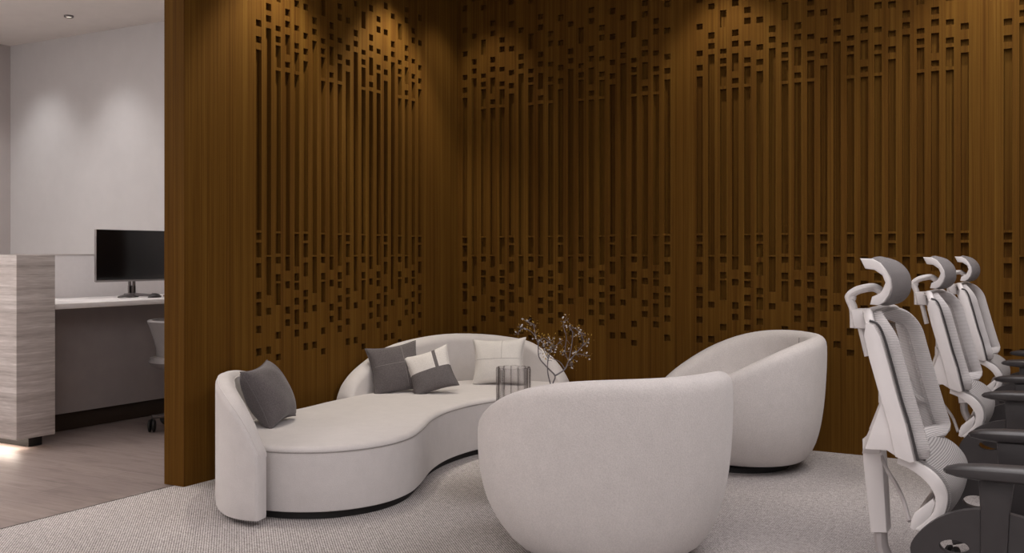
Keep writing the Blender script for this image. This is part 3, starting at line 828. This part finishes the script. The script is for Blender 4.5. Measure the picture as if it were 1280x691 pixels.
        if (hole[n//4]-outer[n//4]).length > (hole[-(n//4)]-outer[n//4]).length: hole = [hole[0]]+hole[1:][::-1]
        def ring(L, y): return [t.verts.new((p.x, y, p.z)) for p in L]
        a, b_ = s*.246, s*.268
        o1, o2, h1, h2 = ring(outer, a), ring(outer, b_), ring(hole, a), ring(hole, b_)
        for A_r, B_r in ((o1, o2), (o2, h2), (h2, h1), (h1, o1)):
            for k in range(n): t.faces.new((A_r[k], A_r[(k+1) % n], B_r[(k+1) % n], B_r[k]))
        merge(bm, t)
        obj('seat_shell', bm, M['armgrey'], root)
    # ---- armrests, posts
    for s in (-1, 1):
        bm = B(); secs = []
        for (x, hw, zt, zb) in [(-.187, .008, .690, .684), (-.18, .022, .696, .680), (-.155, .034, .703, .675), (-.1, .040, .708, .671), (-.02, .042, .711, .672), (.06, .042, .708, .674), (.10, .036, .704, .677), (.115, .015, .698, .686)]:
            sec = []
            for k in range(16):
                a = 2*PI*k/16; cz = (zt+zb)/2
                ca, sa = math.cos(a), math.sin(a)
                sec.append(Vector((x, s*.275+hw*math.copysign(abs(ca)**.7, ca), cz+(zt-zb)/2*math.copysign(abs(sa)**.7, sa))))
            secs.append(sec)
        add_loft(bm, secs); obj('armrest', bm, M['armgrey'], root)
        bm = B()
        add_prism(bm, [(-.112, .675), (-.035, .675), (-.045, .60), (-.05, .50), (-.052, .40), (-.10, .39), (-.108, .50), (-.108, .60)], 'y', s*.262-.014, s*.262+.014, .005)
        add_tube(bm, catmull([(-.075, s*.262, .42), (-.06, s*.24, .372), (-.03, s*.15, .352), (0, 0, .35)], 5), .018, 10, flat=(.8, 1.4))
        obj('armrest_post', bm, M['armgrey'], root)
    # ---- mechanism, lift, base
    bm = B(); add_box(bm, (-.13, -.09, .335), (.13, .09, .415), .012); add_tube(bm, [(.02, -.09, .375), (.02, -.23, .37)], .008, 8); obj('tilt_mechanism', bm, M['armgrey'], root)
    bm = B(); add_lathe(bm, [(.027, .08), (.027, .24), (.016, .242), (.016, .345)], 20); obj('gas_lift', bm, M['chrome'], root)
    star_base(root, .315, .125, M['armgrey'], .75)
    return root
c1 = office_chair('pale grey mesh office chair nearest the viewer at the right edge', (3.95, -3.4146, 0), 'ergonomic office chairs in a row')
c2 = copy_tree(c1); c2.location = (3.907, -1.9636, 0)
tag(c2, 'pale grey mesh office chair in the middle of the row of three', 'office chair')
c3 = copy_tree(c1); c3.location = (3.883, -.7106, 0)
tag(c3, 'pale grey mesh office chair farthest back in the row, by the wood wall', 'office chair')
for c in (c1, c2, c3):
    if 'group' in c.keys(): pass

# ------------------------------------------------------------------ light
def area(name, loc, size, power, col=(1, .95, .92), rot=(0, 0, 0), sy=None):
    l = bpy.data.lights.new(name, 'AREA'); l.energy = power; l.color = col
    l.shape = 'RECTANGLE'; l.size = size; l.size_y = sy or size
    o = bpy.data.objects.new(name, l); COL.objects.link(o); o.location = loc; o.rotation_euler = rot
    return o
def spot(name, loc, aim, power, ang, blend=.6, col=(1, .91, .78), r=.03):
    l = bpy.data.lights.new(name, 'SPOT'); l.energy = power; l.color = col
    l.spot_size = R(ang); l.spot_blend = blend; l.shadow_soft_size = r
    o = bpy.data.objects.new(name, l); COL.objects.link(o); o.location = loc
    o.rotation_euler = (Vector(aim)-Vector(loc)).to_track_quat('-Z', 'Y').to_euler()
    return o
area('ceiling_lamp_lounge', (4.3, -2.0, HC-.03), 2.4, 69, (1, .96, .97))
area('ceiling_lamp_office', (4.0, -7.0, HC-.03), 3.6, 140, (1, .96, .97))
area('ceiling_lamp_entry', (-2.9, -6.4, HC-.03), 3.0, 60, (1, .96, .96))
area('ceiling_lamp_reception', (-3.4, -2.6, HC-.03), 1.8, 20, (1, .96, .95))
area('desk_fill', (-.95, -1.5, HC-.03), 1.2, 20, (1, .96, .95))  # added fill over the staff side, lifts the dark desk back panel
area('ceiling_bounce_fill', (-3.0, -4.6, 2.55), 1.6, 150, (1, .96, .93), (PI, 0, 0))  # added unseen fill facing up, brightens the reception ceiling; no pendant hangs here
for loc, p, d in [((.40, -1.95, HC-.05), 84, (-1, 0)), ((.40, -.86, HC-.05), 92, (-1, 0)), ((.38, -.38, HC-.05), 24, (-.6, .6)), ((2.05, -.38, HC-.05), 38, (0, 1)), ((3.55, -.38, HC-.05), 33, (0, 1)), ((5.05, -.38, HC-.05), 33, (0, 1))]:
    spot('spot_wash', loc, (loc[0]+d[0]*.5, loc[1]+d[1]*.5+.001, loc[2]-2.8), p, 74, .6, r=.05)
spot('spot_reception', (-3.667, -.56, HC-.03), (-3.6, -.25, 1.0), 42, 88, 1, (1, .96, .95), .08)
spot('spot_reception', (-4.75, -.55, HC-.03), (-4.65, -.2, 1.0), 36, 88, 1, (1, .98, .97), .08)
w = bpy.data.worlds.new('room_ambience'); S.world = w; w.use_nodes = True
w.node_tree.nodes['Background'].inputs[0].default_value = (.5, .48, .47, 1); w.node_tree.nodes['Background'].inputs[1].default_value = .3

# ------------------------------------------------------------------ camera
cd = bpy.data.cameras.new('camera'); cam = bpy.data.objects.new('camera', cd); COL.objects.link(cam)
cam.location = (4.0719, -6.3026, 1.2)
cam.rotation_euler = (PI/2, 0, math.atan2(.4969, .8678))
cd.sensor_width = 36; cd.lens = 1268/1280*36; cd.shift_y = -27.5/1280; cd.clip_start = .05; cd.clip_end = 60
S.camera = cam
S.view_settings.view_transform = 'Standard'; S.view_settings.look = 'None'
S.view_settings.exposure = 0; S.view_settings.gamma = 1; S.view_settings.use_curve_mapping = False
